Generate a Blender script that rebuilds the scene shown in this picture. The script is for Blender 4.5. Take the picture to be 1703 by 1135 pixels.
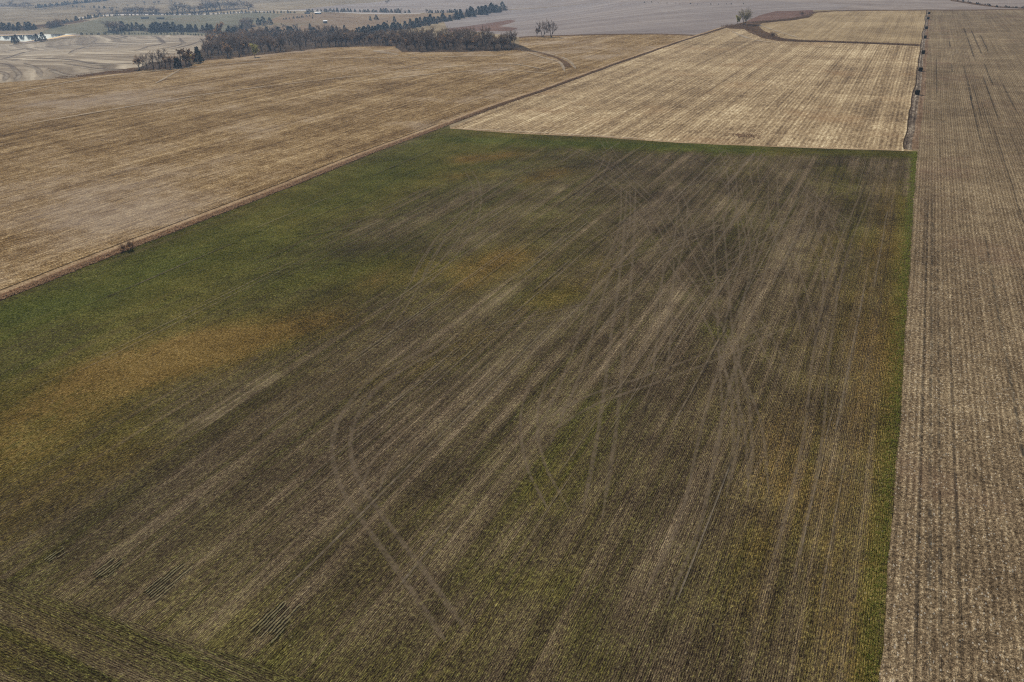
import bpy, math, random
import numpy as np
from math import sin, cos, atan, sqrt, radians, pi, hypot, atan2, exp
from mathutils import Vector, Matrix, Euler
from mathutils.geometry import delaunay_2d_cdt
random.seed(7)
for o in list(bpy.data.objects): bpy.data.objects.remove(o)
S = bpy.context.scene
C = S.collection

# ---------------------------------------------------------------- camera
CAM_H = 60.0; F = 1325.0; ROLL = radians(-1.5)
_u, _v = 1555-851.5, 567.5+95
_u2 = _u*cos(ROLL)-_v*sin(ROLL); _v2 = _u*sin(ROLL)+_v*cos(ROLL)
PITCH = atan(_v2/F); YAW = atan(_u2/sqrt(F*F+_v2*_v2))
cd = bpy.data.cameras.new('camera'); cam = bpy.data.objects.new('camera', cd); C.objects.link(cam)
cd.sensor_width = 36; cd.lens = F/1703*36; cd.clip_start = .5; cd.clip_end = 40000
RM = Matrix.Rotation(YAW, 3, 'Z') @ Matrix.Rotation(pi/2-PITCH, 3, 'X') @ Matrix.Rotation(ROLL, 3, 'Z')
cam.matrix_world = Matrix.Translation((0, 0, CAM_H)) @ RM.to_4x4()
S.camera = cam

# ---------------------------------------------------------------- light
SUN_EL, SUN_AZ = 31.0, 46.0          # azimuth to the left of the crop rows (+Y)
w = bpy.data.worlds.new('World'); S.world = w; w.use_nodes = True
nt = w.node_tree; bg = nt.nodes['Background']
sk = nt.nodes.new('ShaderNodeTexSky'); sk.sky_type = 'NISHITA'; sk.sun_disc = False
sk.sun_elevation = radians(SUN_EL); sk.sun_rotation = radians(-SUN_AZ); sk.altitude = 400
nt.links.new(sk.outputs[0], bg.inputs[0]); bg.inputs[1].default_value = .062
sl = bpy.data.lights.new('sun', 'SUN'); sl.energy = 4.4; sl.angle = radians(.53); sl.color = (1, .93, .82)
so = bpy.data.objects.new('sun', sl); C.objects.link(so)
sd = Vector((-sin(radians(SUN_AZ))*cos(radians(SUN_EL)), cos(radians(SUN_AZ))*cos(radians(SUN_EL)), sin(radians(SUN_EL))))
so.rotation_euler = sd.to_track_quat('Z', 'Y').to_euler(); so.location = (0, 0, 100)
S.view_settings.view_transform = 'Standard'; S.view_settings.look = 'None'
S.view_settings.exposure = 0.22; S.view_settings.gamma = 1
S.cycles.use_denoising = False; S.cycles.pixel_filter_type = 'BLACKMAN_HARRIS'; S.cycles.filter_width = 1.15
S.cycles.max_bounces = 5; S.cycles.diffuse_bounces = 2; S.cycles.volume_bounces = 0; S.cycles.transparent_max_bounces = 12
HAZE = 0.00010

# ---------------------------------------------------------------- terrain
def sst(t):
    t = np.clip(t, 0, 1); return t*t*(3-2*t)
def H(x, y):
    x = np.asarray(x, float); y = np.asarray(y, float)
    d = np.hypot(x, y); az = np.degrees(np.arctan2(-x, y))
    wl = sst((az-12)/18)*sst((130-az)/30)
    h = -32*wl*sst((d-430)/950)
    far = sst((d-520)/900)
    h = h + far*(3.2*np.sin(x/170+.6)*np.sin(y/230+1.1)+1.6*np.sin(x/61+y/97)+.8*np.sin(y/43-x/71))
    h = h + sst((d-1500)/3500)*(26+14*np.sin(x/700+1)*np.sin(y/900))
    return h
def Hs(x, y): return float(H(x, y))
def ray(px, py):
    return RM @ Vector(((px-851.5)/F, (567.5-py)/F, -1))
def at(px, py):
    d = ray(px, py)
    if d.z > -.012: d.z = -.012
    ts = np.linspace(.02, 1, 400)**2 * (9000/hypot(d.x, d.y))
    z = CAM_H+d.z*ts-H(d.x*ts, d.y*ts)
    i = int(np.argmax(z < 0)) if (z < 0).any() else len(ts)-1
    a, b = ts[max(i-1, 0)], ts[i]
    for _ in range(22):
        m = (a+b)/2
        if CAM_H+d.z*m-Hs(d.x*m, d.y*m) < 0: b = m
        else: a = m
    return (d.x*a, d.y*a)
def pxs(*pts): return [at(*p) for p in pts]
def ppm(x, y):                                     # photo pixels per metre at a ground point
    return F/((Vector((x, y, Hs(x, y)-CAM_H))).length)

# ---------------------------------------------------------------- node helpers
class NT:
    def __init__(s, name, rough=1.0, spec=.0):
        s.m = bpy.data.materials.new(name); s.m.use_nodes = True; s.t = s.m.node_tree
        s.b = s.t.nodes['Principled BSDF']; s.b.inputs['Roughness'].default_value = rough
        s.b.inputs['Specular IOR Level'].default_value = spec
        s.pos = s.n('ShaderNodeNewGeometry').outputs['Position']
    def n(s, t): return s.t.nodes.new(t)
    def put(s, sock, v):
        if hasattr(v, 'is_output'): s.t.links.new(v, sock)
        elif isinstance(v, (tuple, list)) and len(v) == 3 and sock.type == 'RGBA': sock.default_value = (*v, 1)
        else: sock.default_value = v
    def m_(s, op, a, b=0.0, c=None, clamp=False):
        n = s.n('ShaderNodeMath'); n.operation = op; n.use_clamp = clamp
        s.put(n.inputs[0], a); s.put(n.inputs[1], b)
        if c is not None: s.put(n.inputs[2], c)
        return n.outputs[0]
    def add(s, a, b): return s.m_('ADD', a, b)
    def mul(s, a, b): return s.m_('MULTIPLY', a, b)
    def cl(s, a): return s.m_('ADD', a, 0.0, clamp=True)
    def sep(s, v):
        n = s.n('ShaderNodeSeparateXYZ'); s.put(n.inputs[0], v); return n.outputs
    def comb(s, x, y, z=0.0):
        n = s.n('ShaderNodeCombineXYZ'); s.put(n.inputs[0], x); s.put(n.inputs[1], y); s.put(n.inputs[2], z); return n.outputs[0]
    def noise(s, vec, scale=1.0, detail=2.0, rough=.5, dist=0.0):
        n = s.n('ShaderNodeTexNoise'); s.put(n.inputs['Vector'], vec); n.inputs['Scale'].default_value = scale
        n.inputs['Detail'].default_value = detail; n.inputs['Roughness'].default_value = rough; n.inputs['Distortion'].default_value = dist
        return n.outputs[0]
    def vor(s, vec, scale=1.0, col=False, rnd=1.0):
        n = s.n('ShaderNodeTexVoronoi'); s.put(n.inputs['Vector'], vec); n.inputs['Scale'].default_value = scale
        n.inputs['Randomness'].default_value = rnd
        return (n.outputs['Distance'], n.outputs['Color'])
    def mix(s, f, a, b, mode='MIX'):
        n = s.n('ShaderNodeMix'); n.data_type = 'RGBA'; n.blend_type = mode
        s.put(n.inputs[0], f); s.put(n.inputs[6], a); s.put(n.inputs[7], b); return n.outputs[2]
    def ramp(s, f, stops):
        n = s.n('ShaderNodeValToRGB'); r = n.color_ramp
        stops = [(p, (c[0]*1.02, c[1]*.97, c[2]*.84)) for p, c in stops]
        while len(r.elements) < len(stops): r.elements.new(.5)
        for e, (p, c) in zip(r.elements, stops): e.position = p; e.color = (*c, 1)
        s.put(n.inputs[0], f); return n.outputs[0]
    def step(s, v, a, b):                          # smooth 0..1 from a to b
        n = s.n('ShaderNodeMapRange'); n.interpolation_type = 'SMOOTHSTEP'
        s.put(n.inputs[0], v); n.inputs[1].default_value = a; n.inputs[2].default_value = b; return n.outputs[0]
    def con(s, v, k): return s.m_('MULTIPLY_ADD', s.add(v, -.5), k, 0.0)    # centred noise times k
    def bump(s, h, st=.5, dist=.1):
        n = s.n('ShaderNodeBump'); s.put(n.inputs['Height'], h); n.inputs['Strength'].default_value = st
        n.inputs['Distance'].default_value = dist; s.t.links.new(n.outputs[0], s.b.inputs['Normal'])
    def col(s, c): s.put(s.b.inputs['Base Color'], c); return s.m
    def attr(s, name):
        n = s.n('ShaderNodeAttribute'); n.attribute_name = name; return n
    def uv(s, ang=0.0, warp=0.0, wscale=.01, ox=0.0):
        """u across the rows, v along them; rows run along +Y turned by ang"""
        x, y, z = s.sep(s.pos)
        a = radians(ang)
        u = s.add(s.mul(x, cos(a)), s.mul(y, sin(a))); v = s.add(s.mul(x, -sin(a)), s.mul(y, cos(a)))
        if warp: u = s.add(u, s.mul(s.add(s.noise(s.pos, wscale, 3, .45), -.5), warp))
        return u, v

def leafy(name, c, var=.5, scale=1.2):
    t = NT(name, .8, .1); n = t.noise(t.pos, scale, 6, .7); f = t.cl(t.add(.5, t.con(n, 2.2)))
    col = t.mix(f, tuple(k*(1-var) for k in c), tuple(k*(1+var) for k in c)); t.col(col)
    tl = t.n('ShaderNodeBsdfTranslucent'); t.put(tl.inputs[0], col); mx = t.n('ShaderNodeMixShader'); mx.inputs[0].default_value = .5
    t.t.links.new(t.b.outputs[0], mx.inputs[1]); t.t.links.new(tl.outputs[0], mx.inputs[2])
    t.t.links.new(mx.outputs[0], t.t.nodes['Material Output'].inputs[0]); return t.m
def simple(name, c, rough=.9, var=.25, scale=2.0, spec=.15):
    t = NT(name, rough, spec); n = t.noise(t.pos, scale, 6, .7)
    f = t.cl(t.add(.5, t.con(n, 2.2)))
    return t.col(t.mix(f, tuple(k*(1-var) for k in c), tuple(min(1, k*(1+var)) for k in c)))

def stubble(name, stops, ang=0, warp=0, wscale=.01, rows=(.76, .15), streaks=(), mott=.8, fine=1.0, clump=0.0,
            speck=None, tint=None, bump=.5, bd=.12, base=.5, tram=None, contrast=.42, mul=(1, 1, 1)):
    """crop stubble: rows, long streaks of residue, mottling at every scale, chaff"""
    stops = [(p, tuple(a*b for a, b in zip(c, mul))) for p, c in stops]
    t = NT(name); u, v = t.uv(ang, warp, wscale)
    f = base
    # mottling with nearly equal strength at each octave
    n1 = t.noise(t.pos, .012, 11, .93); f = t.add(t.con(n1, mott*5.5), f)
    nf = t.noise(t.comb(t.mul(u, 1.5), t.mul(v, 1.1)), 1.9, 3, .95); f = t.add(t.con(nf, fine*3.2), f)
    if clump:
        nc = t.noise(t.comb(t.mul(u, .9), t.mul(v, .22)), 1.0, 3, .75, .4); f = t.add(t.con(nc, clump*2.8), f)
    for (su, sv, amp, det) in streaks:
        ns = t.noise(t.comb(t.mul(u, su), t.mul(v, sv), 3.3), 1.0, det, .7); f = t.add(t.con(ns, amp*2), f)
    if rows[1]:
        wob = t.mul(t.add(t.noise(t.pos, .4, 2, .5), -.5), rows[0]*.5)
        r = t.m_('SINE', t.mul(t.add(u, wob), 2*pi/rows[0])); f = t.add(t.mul(r, rows[1]), f)
    if tram:
        r2 = t.m_('SINE', t.mul(u, 2*pi/tram[0])); f = t.add(t.mul(r2, tram[1]), f)
    c = t.ramp(t.cl(f), stops)
    kk = t.con(t.noise(t.comb(t.mul(u, 1.0), t.mul(v, .55), 6.0), 1.0, 4, .95), contrast*4.2)
    kf = t.con(nf, contrast*3.4); kc = t.m_('MAXIMUM', t.add(1.0, t.add(kk, kf)), .25)
    c = t.mix(1.0, c, t.comb(kc, kc, kc), 'MULTIPLY')
    if tint:
        (tc, sc, lo, hi, amt) = tint
        tn = t.step(t.noise(t.pos, sc, 7, .68), lo, hi); c = t.mix(t.mul(tn, amt), c, tc)
    if speck:
        (sc, th, scol, dens) = speck
        d, cc = t.vor(t.comb(t.mul(u, 1.0), t.mul(v, .55)), sc)
        rr = t.sep(cc)[0]
        k = t.mul(t.m_('LESS_THAN', d, th), t.m_('LESS_THAN', rr, dens)); c = t.mix(t.mul(k, .45), c, scol)
    t.bump(f, bump, bd)
    return t.col(c)

# ---------------------------------------------------------------- ground materials
MAT = {}
MAT['corn_left'] = stubble('corn_stubble', mul=(.96, .945, .95), contrast=.5, stops= [(0, (.075, .049, .028)), (.3, (.175, .115, .060)), (.55, (.295, .205, .108)), (.8, (.46, .345, .20)), (1, (.68, .55, .36))],
    warp=2.5, wscale=.006, rows=(.76, .05), streaks=((1.1, .008, .5, 4), (.35, .008, .36, 3), (.06, .006, .28, 3)), mott=.5, fine=.85, clump=.4,
    speck=(3.2, .3, (.72, .62, .46), .15), tint=((.30, .25, .22), .012, .48, .66, .45), bump=.6)
MAT['stubble_mid'] = stubble('bean_and_corn_stubble', mul=(1.02, 1.01, .95), contrast=.5, stops= [(0, (.11, .080, .058)), (.3, (.225, .166, .115)), (.55, (.365, .28, .195)), (.8, (.53, .43, .31)), (1, (.78, .68, .53))],
    rows=(1.52, .10), streaks=((.75, .008, .50, 4), (.12, .006, .26, 3)), mott=.4, fine=.5, clump=.45, tram=(9.1, .05),
    speck=(2.2, .3, (.80, .70, .52), .12), tint=((.34, .20, .10), .02, .52, .7, .4), bump=.5)
MAT['stubble_far'] = stubble('stubble_beyond_ditch', [(0, (.13, .095, .065)), (.35, (.26, .195, .125)), (.6, (.38, .295, .19)), (1, (.60, .49, .34))],
    rows=(1.52, .06), streaks=((.45, .006, .4, 4), (.1, .004, .2, 2)), mott=.35, fine=.4, clump=.3, bump=.4)
MAT['corn_right'] = stubble('grey_corn_stubble', mul=(1.02, 1.0, .92), contrast=.36, stops= [(0, (.055, .042, .032)), (.3, (.125, .095, .071)), (.55, (.215, .166, .122)), (.8, (.345, .278, .205)), (1, (.56, .48, .38))],
    rows=(.76, .10), streaks=((1.3, .008, .30, 3), (.16, .004, .14, 3)), mott=.34, fine=.8, clump=.2,
    speck=(3.6, .3, (.68, .62, .50), .22), tint=((.20, .115, .08), .03, .5, .7, .35), bump=.7)
MAT['bale_strip'] = stubble('trampled_strip', [(0, (.05, .04, .036)), (.35, (.12, .095, .08)), (.6, (.19, .15, .125)), (.85, (.36, .31, .26)), (1, (.6, .55, .48))],
    rows=(1.6, .10), streaks=((1.2, .03, .5, 3),), mott=.4, fine=.7, clump=.6, bump=.6)
MAT['bale_strip_rust'] = stubble('rusty_strip', [(0, (.08, .052, .038)), (.4, (.175, .118, .083)), (.7, (.26, .185, .135)), (1, (.42, .33, .26))],
    rows=(1.6, .05), streaks=((.8, .02, .4, 3),), mott=.5, fine=.6, clump=.4, bump=.6)
MAT['grey_field'] = stubble('harvested_bean_field', contrast=.12, stops= [(0, (.155, .135, .145)), (.4, (.235, .208, .22)), (.65, (.30, .27, .28)), (1, (.44, .40, .40))],
    ang=-46, warp=30, wscale=.003, rows=(4, 0), streaks=((.10, .004, .45, 4), (.03, .003, .3, 2)), mott=.25, fine=.2, bump=.2)
MAT['far_field'] = stubble('far_tan_field', contrast=.12, stops= [(0, (.165, .14, .14)), (.4, (.25, .215, .215)), (.65, (.325, .285, .28)), (1, (.46, .41, .39))],
    ang=80, warp=90, wscale=.0025, rows=(4, 0), streaks=((.05, .004, .5, 4),), mott=.35, fine=.2, bump=.2)
MAT['contour_field'] = stubble('contour_farmed_field', contrast=.12, stops= [(0, (.15, .125, .11)), (.35, (.26, .22, .185)), (.6, (.37, .32, .27)), (1, (.60, .54, .46))],
    ang=70, warp=330, wscale=.0026, rows=(21, .12), streaks=((.055, .0, .9, 3), (.16, .003, .4, 2)), mott=.25, fine=.2, bump=.2)
MAT['pasture_green'] = stubble('grazed_pasture', [(0, (.10, .10, .075)), (.5, (.175, .168, .125)), (1, (.27, .25, .19))],
    rows=(4, 0), mott=.5, fine=.3, ang=70, streaks=((.03, .006, .4, 3),), tint=((.26, .19, .12), .008, .5, .7, .6), bump=.3)
MAT['pasture_tan'] = stubble('dry_pasture', [(0, (.15, .105, .07)), (.5, (.25, .18, .125)), (1, (.38, .30, .21))],
    rows=(4, 0), mott=.5, fine=.3, ang=75, streaks=((.03, .006, .35, 3),), tint=((.17, .17, .10), .006, .5, .68, .6), bump=.3)
MAT['red_grass'] = stubble('russet_grass', [(0, (.08, .052, .048)), (.5, (.165, .105, .092)), (1, (.28, .19, .17))],
    rows=(4, 0), mott=.5, fine=.5, bump=.6)
MAT['ditch'] = stubble('ditch_grass', [(0, (.05, .032, .022)), (.5, (.12, .077, .05)), (1, (.24, .165, .11))], rows=(4, 0), mott=.6, fine=.6, bump=.7)
MAT['wood_floor'] = stubble('leaf_litter', [(0, (.035, .027, .02)), (.5, (.08, .06, .045)), (1, (.17, .13, .09))], rows=(4, 0), mott=.6, fine=.6, bump=.7)
MAT['track_tan'] = stubble('pale_field_track', [(0, (.20, .13, .08)), (.5, (.37, .27, .18)), (1, (.58, .46, .33))], rows=(4, 0), streaks=((2, .1, .3, 3),), mott=.5, fine=.8, bump=.5)
MAT['russet_strip'] = stubble('russet_fence_row_grass', [(0, (.12, .06, .035)), (.5, (.235, .125, .075)), (1, (.38, .235, .15))], rows=(4, 0), mott=.5, fine=.8, bump=.6)
MAT['dark_edge'] = stubble('furrow_and_shadow', [(0, (.025, .018, .014)), (.5, (.06, .043, .032)), (1, (.12, .09, .065))], rows=(4, 0), mott=.5, fine=.6, bump=.6)  # dark soil of furrows; also the painted shadow beside the fence row
MAT['hills'] = stubble('distant_prairie', contrast=.12, stops= [(0, (.14, .11, .075)), (.5, (.24, .19, .13)), (1, (.36, .30, .22))], rows=(4, 0), mott=.9, fine=.1, ang=70, streaks=((.006, .0015, .5, 4),), bump=.2)
MAT['pale_bank'] = simple('pale_bank_soil', (.36, .32, .28), scale=.2)
MAT['pond_rim'] = simple('muddy_pond_rim', (.20, .13, .09), scale=.2)

def wheat_mat(name, ang):
    t = NT(name, 1.0, .0); u, v = t.uv(ang)
    a = t.attr('mask'); r, g, b = (t.sep(a.outputs['Color'])[i] for i in range(3)); dk = a.outputs['Alpha']
    n1 = t.con(t.noise(t.pos, .02, 11, .90), 4.0)
    patch = t.con(t.noise(t.comb(t.mul(u, .035), t.mul(v, .011)), 1.0, 9, .74), 2.4)
    patch2 = t.con(t.noise(t.comb(t.mul(u, .05), t.mul(v, .014), 9.0), 1.0, 9, .78), 2.4)
    strk = t.con(t.noise(t.comb(t.mul(u, .50), t.mul(v, .009), 2.0+ang*.13), 1.0, 6, .80), 2.3)
    strk2 = t.con(t.noise(t.comb(t.mul(u, 4.8), t.mul(v, .16), 5.0), 1.0, 3, .8), 1.9)   # drilled rows with gaps
    row = t.m_('SINE', t.mul(t.add(u, t.mul(t.noise(t.pos, .7, 2, .5), .3)), 2*pi/.22))
    gran = t.con(t.noise(t.comb(t.mul(u, 5.5), t.mul(v, 1.7)), 1.0, 3, .9), 5.2)
    gran2 = t.con(t.noise(t.comb(t.mul(u, 1.1), t.mul(v, .6), 4.0), 1.0, 4, .9), 3.0)
    sf = t.cl(t.add(t.add(t.add(.49, t.mul(strk, .60)), t.add(t.mul(n1, .5), t.mul(gran, .50))), t.add(t.add(t.mul(strk2, .55), t.mul(row, .10)), t.mul(b, .5))))
    soil = t.ramp(sf, [(0, (.030, .023, .018)), (.35, (.085, .064, .047)), (.6, (.158, .120, .086)), (.85, (.28, .22, .155)), (1, (.45, .37, .27))])
    cf = t.cl(t.add(t.add(.44, t.mul(n1, .55)), t.add(t.mul(gran, .55), t.mul(strk2, .34))))
    green = t.ramp(cf, [(0, (.018, .024, .011)), (.4, (.068, .083, .021)), (.7, (.125, .140, .040)), (1, (.21, .23, .08))])
    ochre = t.ramp(cf, [(0, (.040, .030, .015)), (.4, (.145, .098, .034)), (.7, (.24, .165, .060)), (1, (.35, .26, .12))])
    g2 = t.mul(g, t.cl(t.add(.75, t.add(patch2, t.mul(gran2, .35)))))
    og = t.cl(t.add(t.add(g2, t.mul(patch, .40)), t.add(t.mul(strk, .20), t.mul(gran2, .12))))
    crop = t.mix(og, green, ochre)
    r2 = t.mul(r, t.cl(t.add(.78, t.add(t.mul(patch2, .7), t.mul(gran2, .3)))))
    cov = t.add(t.add(t.add(r2, t.mul(patch, .36)), t.mul(strk2, .46)), t.add(t.mul(n1, .25), t.add(t.mul(gran, .36), t.mul(strk, -.42))))
    cov = t.step(cov, -.10, .62)
    c = t.mix(cov, soil, crop)
    kc = t.add(t.add(1.0, t.add(t.mul(gran, .26), t.mul(gran2, .30))), t.add(t.mul(strk2, .34), t.add(t.mul(row, .10), t.mul(strk, .12))))
    kc = t.m_('MAXIMUM', t.mul(kc, 1.26), .42); c = t.mix(1.0, c, t.comb(kc, kc, kc), 'MULTIPLY')
    dkf = t.cl(t.mul(dk, .75)); c = t.mix(dkf, c, t.mix(.6, c, (.035, .030, .026)))
    d, cc = t.vor(t.comb(u, t.mul(v, .6)), 1.9)
    rr = t.sep(cc)[0]; k = t.mul(t.m_('LESS_THAN', d, .17), t.m_('LESS_THAN', rr, .2))
    c = t.mix(t.mul(k, .45), c, (.44, .37, .24))
    hgt = t.add(t.add(t.mul(gran, .38), t.mul(row, .16)), t.add(t.mul(strk2, .65), t.mul(cov, .4)))
    t.bump(hgt, 1.0, .22)
    return t.col(c)
MAT['wheat'] = wheat_mat('young_wheat', 0)
MAT['wheat_headland'] = wheat_mat('young_wheat_cross_drilled', 90)
def water_mat():
    t = NT('pond_water', .05, .5)
    t.bump(t.noise(t.pos, .6, 3, .6), .04, .05)
    return t.col((.10, .13, .15))
MAT['pond'] = water_mat()

# ---------------------------------------------------------------- field outlines (traced as ground points)
LB = pxs((8, 498), (100, 462), (214, 416), (330, 371), (411, 340), (500, 305), (617, 257), (699, 227), (748, 208))
xl0, yl0 = LB[0]; LB = [(xl0+.5, -200), (xl0+.3, 20)] + LB
LB2 = pxs((830, 176), (909, 150), (1026, 107), (1115, 76), (1173, 57), (1214, 44))
RB = pxs((1463, 1135), (1480, 900), (1497, 700), (1512, 460), (1525, 254))
RB = [(RB[0][0], -200)] + RB
TOP = pxs((748, 214), (850, 222), (1000, 229), (1130, 238), (1250, 243), (1400, 248), (1496, 251), (1525, 252))
RB2 = pxs((1527, 240), (1533, 180), (1538, 130), (1543, 80), (1547, 17))
SL = pxs((1502, 248), (1508, 200), (1519, 150), (1526, 110), (1531, 77), (1536, 45), (1541, 17))
BX = RB[-1][0]
def off(line, dx): return [(x+dx, y) for x, y in line]
def band(line, a, b): return off(line, a) + off(line, b)[::-1]

yH = at(200, 1030)[1]          # cross-drilled headland at the near end
HD = pxs((-60, 945), (150, 1012), (330, 1072), (520, 1135), (700, 1200))
REG = []                        # (name, material, polygon); first match wins
def reg(name, mat, poly): REG.append((name, mat, poly))
# pond and banks
reg('pond_water', 'pond', pxs((-60, 60), (0, 59.5), (30, 58), (60, 58), (90, 58.3), (128, 59), (105, 61.5), (80, 66), (60, 67), (42, 70), (25, 68), (0, 67.5), (-60, 69)))
reg('pond_bank', 'pond_rim', pxs((-60, 70), (0, 68), (25, 69), (42, 72), (70, 69), (110, 62.5), (140, 58), (90, 57), (60, 56.5), (0, 57.5), (-60, 58)))
# russet patches
reg('russet_grass_patch', 'red_grass', pxs((1243, 35), (1262, 26), (1290, 19), (1320, 18.5), (1352, 17), (1354, 21), (1343, 27), (1320, 31), (1290, 33), (1262, 36.5), (1250, 40)))
reg('ditch_grass', 'ditch', pxs((1205, 46), (1225, 40), (1243, 36), (1262, 36), (1292, 33), (1320, 30), (1342, 26), (1352, 19), (1357, 21), (1345, 30), (1320, 34), (1290, 36.5), (1268, 39),
    (1262, 44), (1272, 52), (1290, 60), (1302, 65), (1330, 67.5), (1380, 68.5), (1440, 70.5), (1500, 73), (1528, 75), (1528, 77), (1500, 75.5), (1440, 73.3), (1380, 71), (1330, 70), (1296, 69), (1270, 64), (1250, 56), (1238, 49), (1215, 48)))
# fence row strips beside the wheat
reg('fence_row_shadow', 'dark_edge', band(LB, -.7, 0))  # shadow of the fence row grass, painted as a dark ground strip
reg('fence_row_grass', 'russet_strip', band(LB, -3.4, -.7))
reg('field_track', 'track_tan', band(LB, -5.2, -3.4))
reg('plough_furrow', 'dark_edge', band(LB, -6.0, -5.5))
reg('boundary_furrow', 'dark_edge', band([LB[-1]]+LB2, -.7, .3))
reg('boundary_grass', 'ditch', band([LB[-1]]+LB2, -2.8, -.7))
reg('boundary_track', 'track_tan', band([LB[-1]]+LB2, -5.2, -2.8))
# wheat
reg('wheat_headland', 'wheat_headland', HD + [(RB[0][0], HD[-1][1]-4), (RB[0][0], -200), (xl0, -200), (xl0, HD[0][1])])
reg('wheat_far_headland', 'wheat_headland', TOP + [(TOP[-1][0], TOP[-1][1]-9), (TOP[0][0]+8, TOP[0][1]-14)])
reg('wheat_field', 'wheat', LB + TOP + RB[::-1])
reg('ragged_field_end', 'track_tan', [(x, y-.3) for x, y in TOP[:-1]] + [(x, y+1.6) for x, y in TOP[:-1]][::-1])
# bale strip
mid = [((a[0]*.42+b[0]*.58), a[1]) for a, b in zip(SL, pxs((1527, 248), (1533, 200), (1538, 150), (1541, 110), (1543.5, 77), (1546, 45), (1547.5, 17)))]
rr_ = pxs((1527, 248), (1533, 200), (1538, 150), (1541, 110), (1543.5, 77), (1546, 45), (1547.5, 17))
reg('strip_edge_furrow', 'dark_edge', SL + [(x+.5, y) for x, y in SL][::-1])
reg('bale_strip', 'bale_strip', SL + mid[::-1])
reg('rusty_strip', 'bale_strip_rust', mid + rr_[::-1])
# stubble fields
reg('far_field_line', 'ditch', pxs((1352, 20), (1390, 17.6), (1545, 16.2), (1703, 14.8), (1900, 13.5), (1900, 15), (1703, 16.4), (1545, 17.8), (1390, 19.2), (1354, 22)))
ditch_s = pxs((1250, 56), (1270, 64), (1296, 69), (1380, 71), (1440, 73), (1528, 77))
reg('stubble_field', 'stubble_mid', [TOP[0]] + LB2 + pxs((1240, 49)) + ditch_s + [SL[4]] + SL[:5][::-1] + TOP[::-1])
reg('upper_stubble_field', 'stubble_far', pxs((1262, 40), (1320, 33), (1345, 29), (1354, 22), (1390, 18), (1541, 17)) + SL[::-1][0:3] + pxs((1528, 76), (1440, 72), (1300, 67), (1270, 55)))
reg('grey_corn_field', 'corn_right', RB + rr_ + pxs((1703, 15), (1900, 14)) + [(260, -200)])
# wood floor
reg('wood_floor', 'wood_floor', pxs((222, 117), (262, 116), (312, 112), (326, 104), (345, 100), (400, 95), (470, 88), (545, 79), (600, 77), (655, 77), (668, 87), (760, 87), (855, 84), (895, 87), (872, 78), (850, 70), (760, 64), (640, 58), (560, 56), (420, 58), (350, 68), (332, 84), (310, 100), (250, 104)))
# left corn field
reg('left_ditch', 'ditch', pxs((60, 135), (120, 129), (175, 119), (222, 113), (240, 112), (240, 117), (215, 121), (150, 127), (90, 133)))
reg('creek_bank_russet', 'red_grass', pxs((742, 48), (790, 42), (850, 33), (858, 35), (830, 44), (862, 47), (850, 52), (800, 52), (745, 54)))
reg('gully', 'ditch', pxs((868, 82), (900, 90), (925, 98), (937, 107), (940, 112), (952, 112), (944, 103), (925, 95), (900, 87), (870, 79)))
reg('field_line', 'ditch', pxs((862, 64), (890, 62), (940, 60.3), (1000, 58.8), (1080, 57.5), (1150, 60), (1168, 59), (1150, 57.8), (1080, 56), (1000, 57), (940, 58.4), (890, 60), (862, 61.5)))
reg('left_corn_field', 'corn_left', [(x-5.0, y) for x, y in LB] + [(x-5, y) for x, y in LB2[:5]] + pxs((1150, 60), (1080, 57), (940, 59), (865, 63), (862, 75), (850, 84), (668, 86), (655, 77), (545, 79), (470, 87), (400, 94), (345, 100), (312, 112), (225, 118), (120, 129), (0, 138), (-120, 146), (-600, 180)) + [(-900, -200)])
reg('contour_field', 'contour_field', pxs((-400, 92), (-100, 76), (0, 73), (40, 74), (75, 71), (120, 64), (145, 59.5), (200, 58.5), (300, 58), (346, 60), (352, 68), (335, 84), (312, 104), (225, 113), (120, 129), (0, 138), (-120, 146), (-600, 185)))
# far left country
reg('lane', 'pale_bank', pxs((130, 31), (175, 26.5), (300, 25.5), (400, 21.5), (560, 20.8), (700, 22.8), (700, 22.1), (560, 19.9), (400, 20.4), (300, 24), (175, 25), (130, 29.5)))
reg('shore_grass', 'ditch', pxs((-60, 53), (30, 50), (90, 44), (150, 34), (128, 33), (80, 40), (20, 46), (-60, 49)))
reg('green_pasture', 'pasture_green', pxs((60, 57), (90, 46), (150, 35), (180, 28), (300, 26), (400, 22), (470, 24), (440, 36), (400, 44), (380, 58), (200, 58), (120, 58)))
reg('dry_pasture', 'pasture_tan', pxs((470, 24), (560, 21), (700, 23), (790, 22), (735, 36), (690, 46), (610, 57), (560, 60), (400, 62), (390, 46), (440, 36)))
reg('harvested_bean_field', 'grey_field', pxs((845, 17), (790, 26), (738, 37), (745, 48), (862, 62), (940, 59), (1080, 56), (1155, 58), (1172, 57), (1212, 44), (1240, 36), (1290, 19), (1390, 17), (1420, 8), (1300, 3), (1150, 5), (1000, 3)))
reg('far_ditch', 'ditch', pxs((1585, 0), (1625, 5.5), (1660, 11), (1703, 13), (1800, 13), (1800, 14), (1703, 14.6), (1660, 13), (1620, 8), (1580, 1.5)))
reg('far_field_seam', 'ditch', pxs((1060, 3.3), (1160, 7.2), (1250, 6.4), (1250, 7.4), (1160, 8.8), (1060, 4.4)))
reg('far_tan_field', 'far_field', pxs((1390, 17.5), (1545, 16.5), (1900, 14), (1900, -40), (1200, -30), (850, -20), (640, 2), (470, 18), (560, 20), (700, 22), (800, 21), (850, 16), (1000, 3), (1150, 5), (1300, 3), (1420, 8)))

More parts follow.
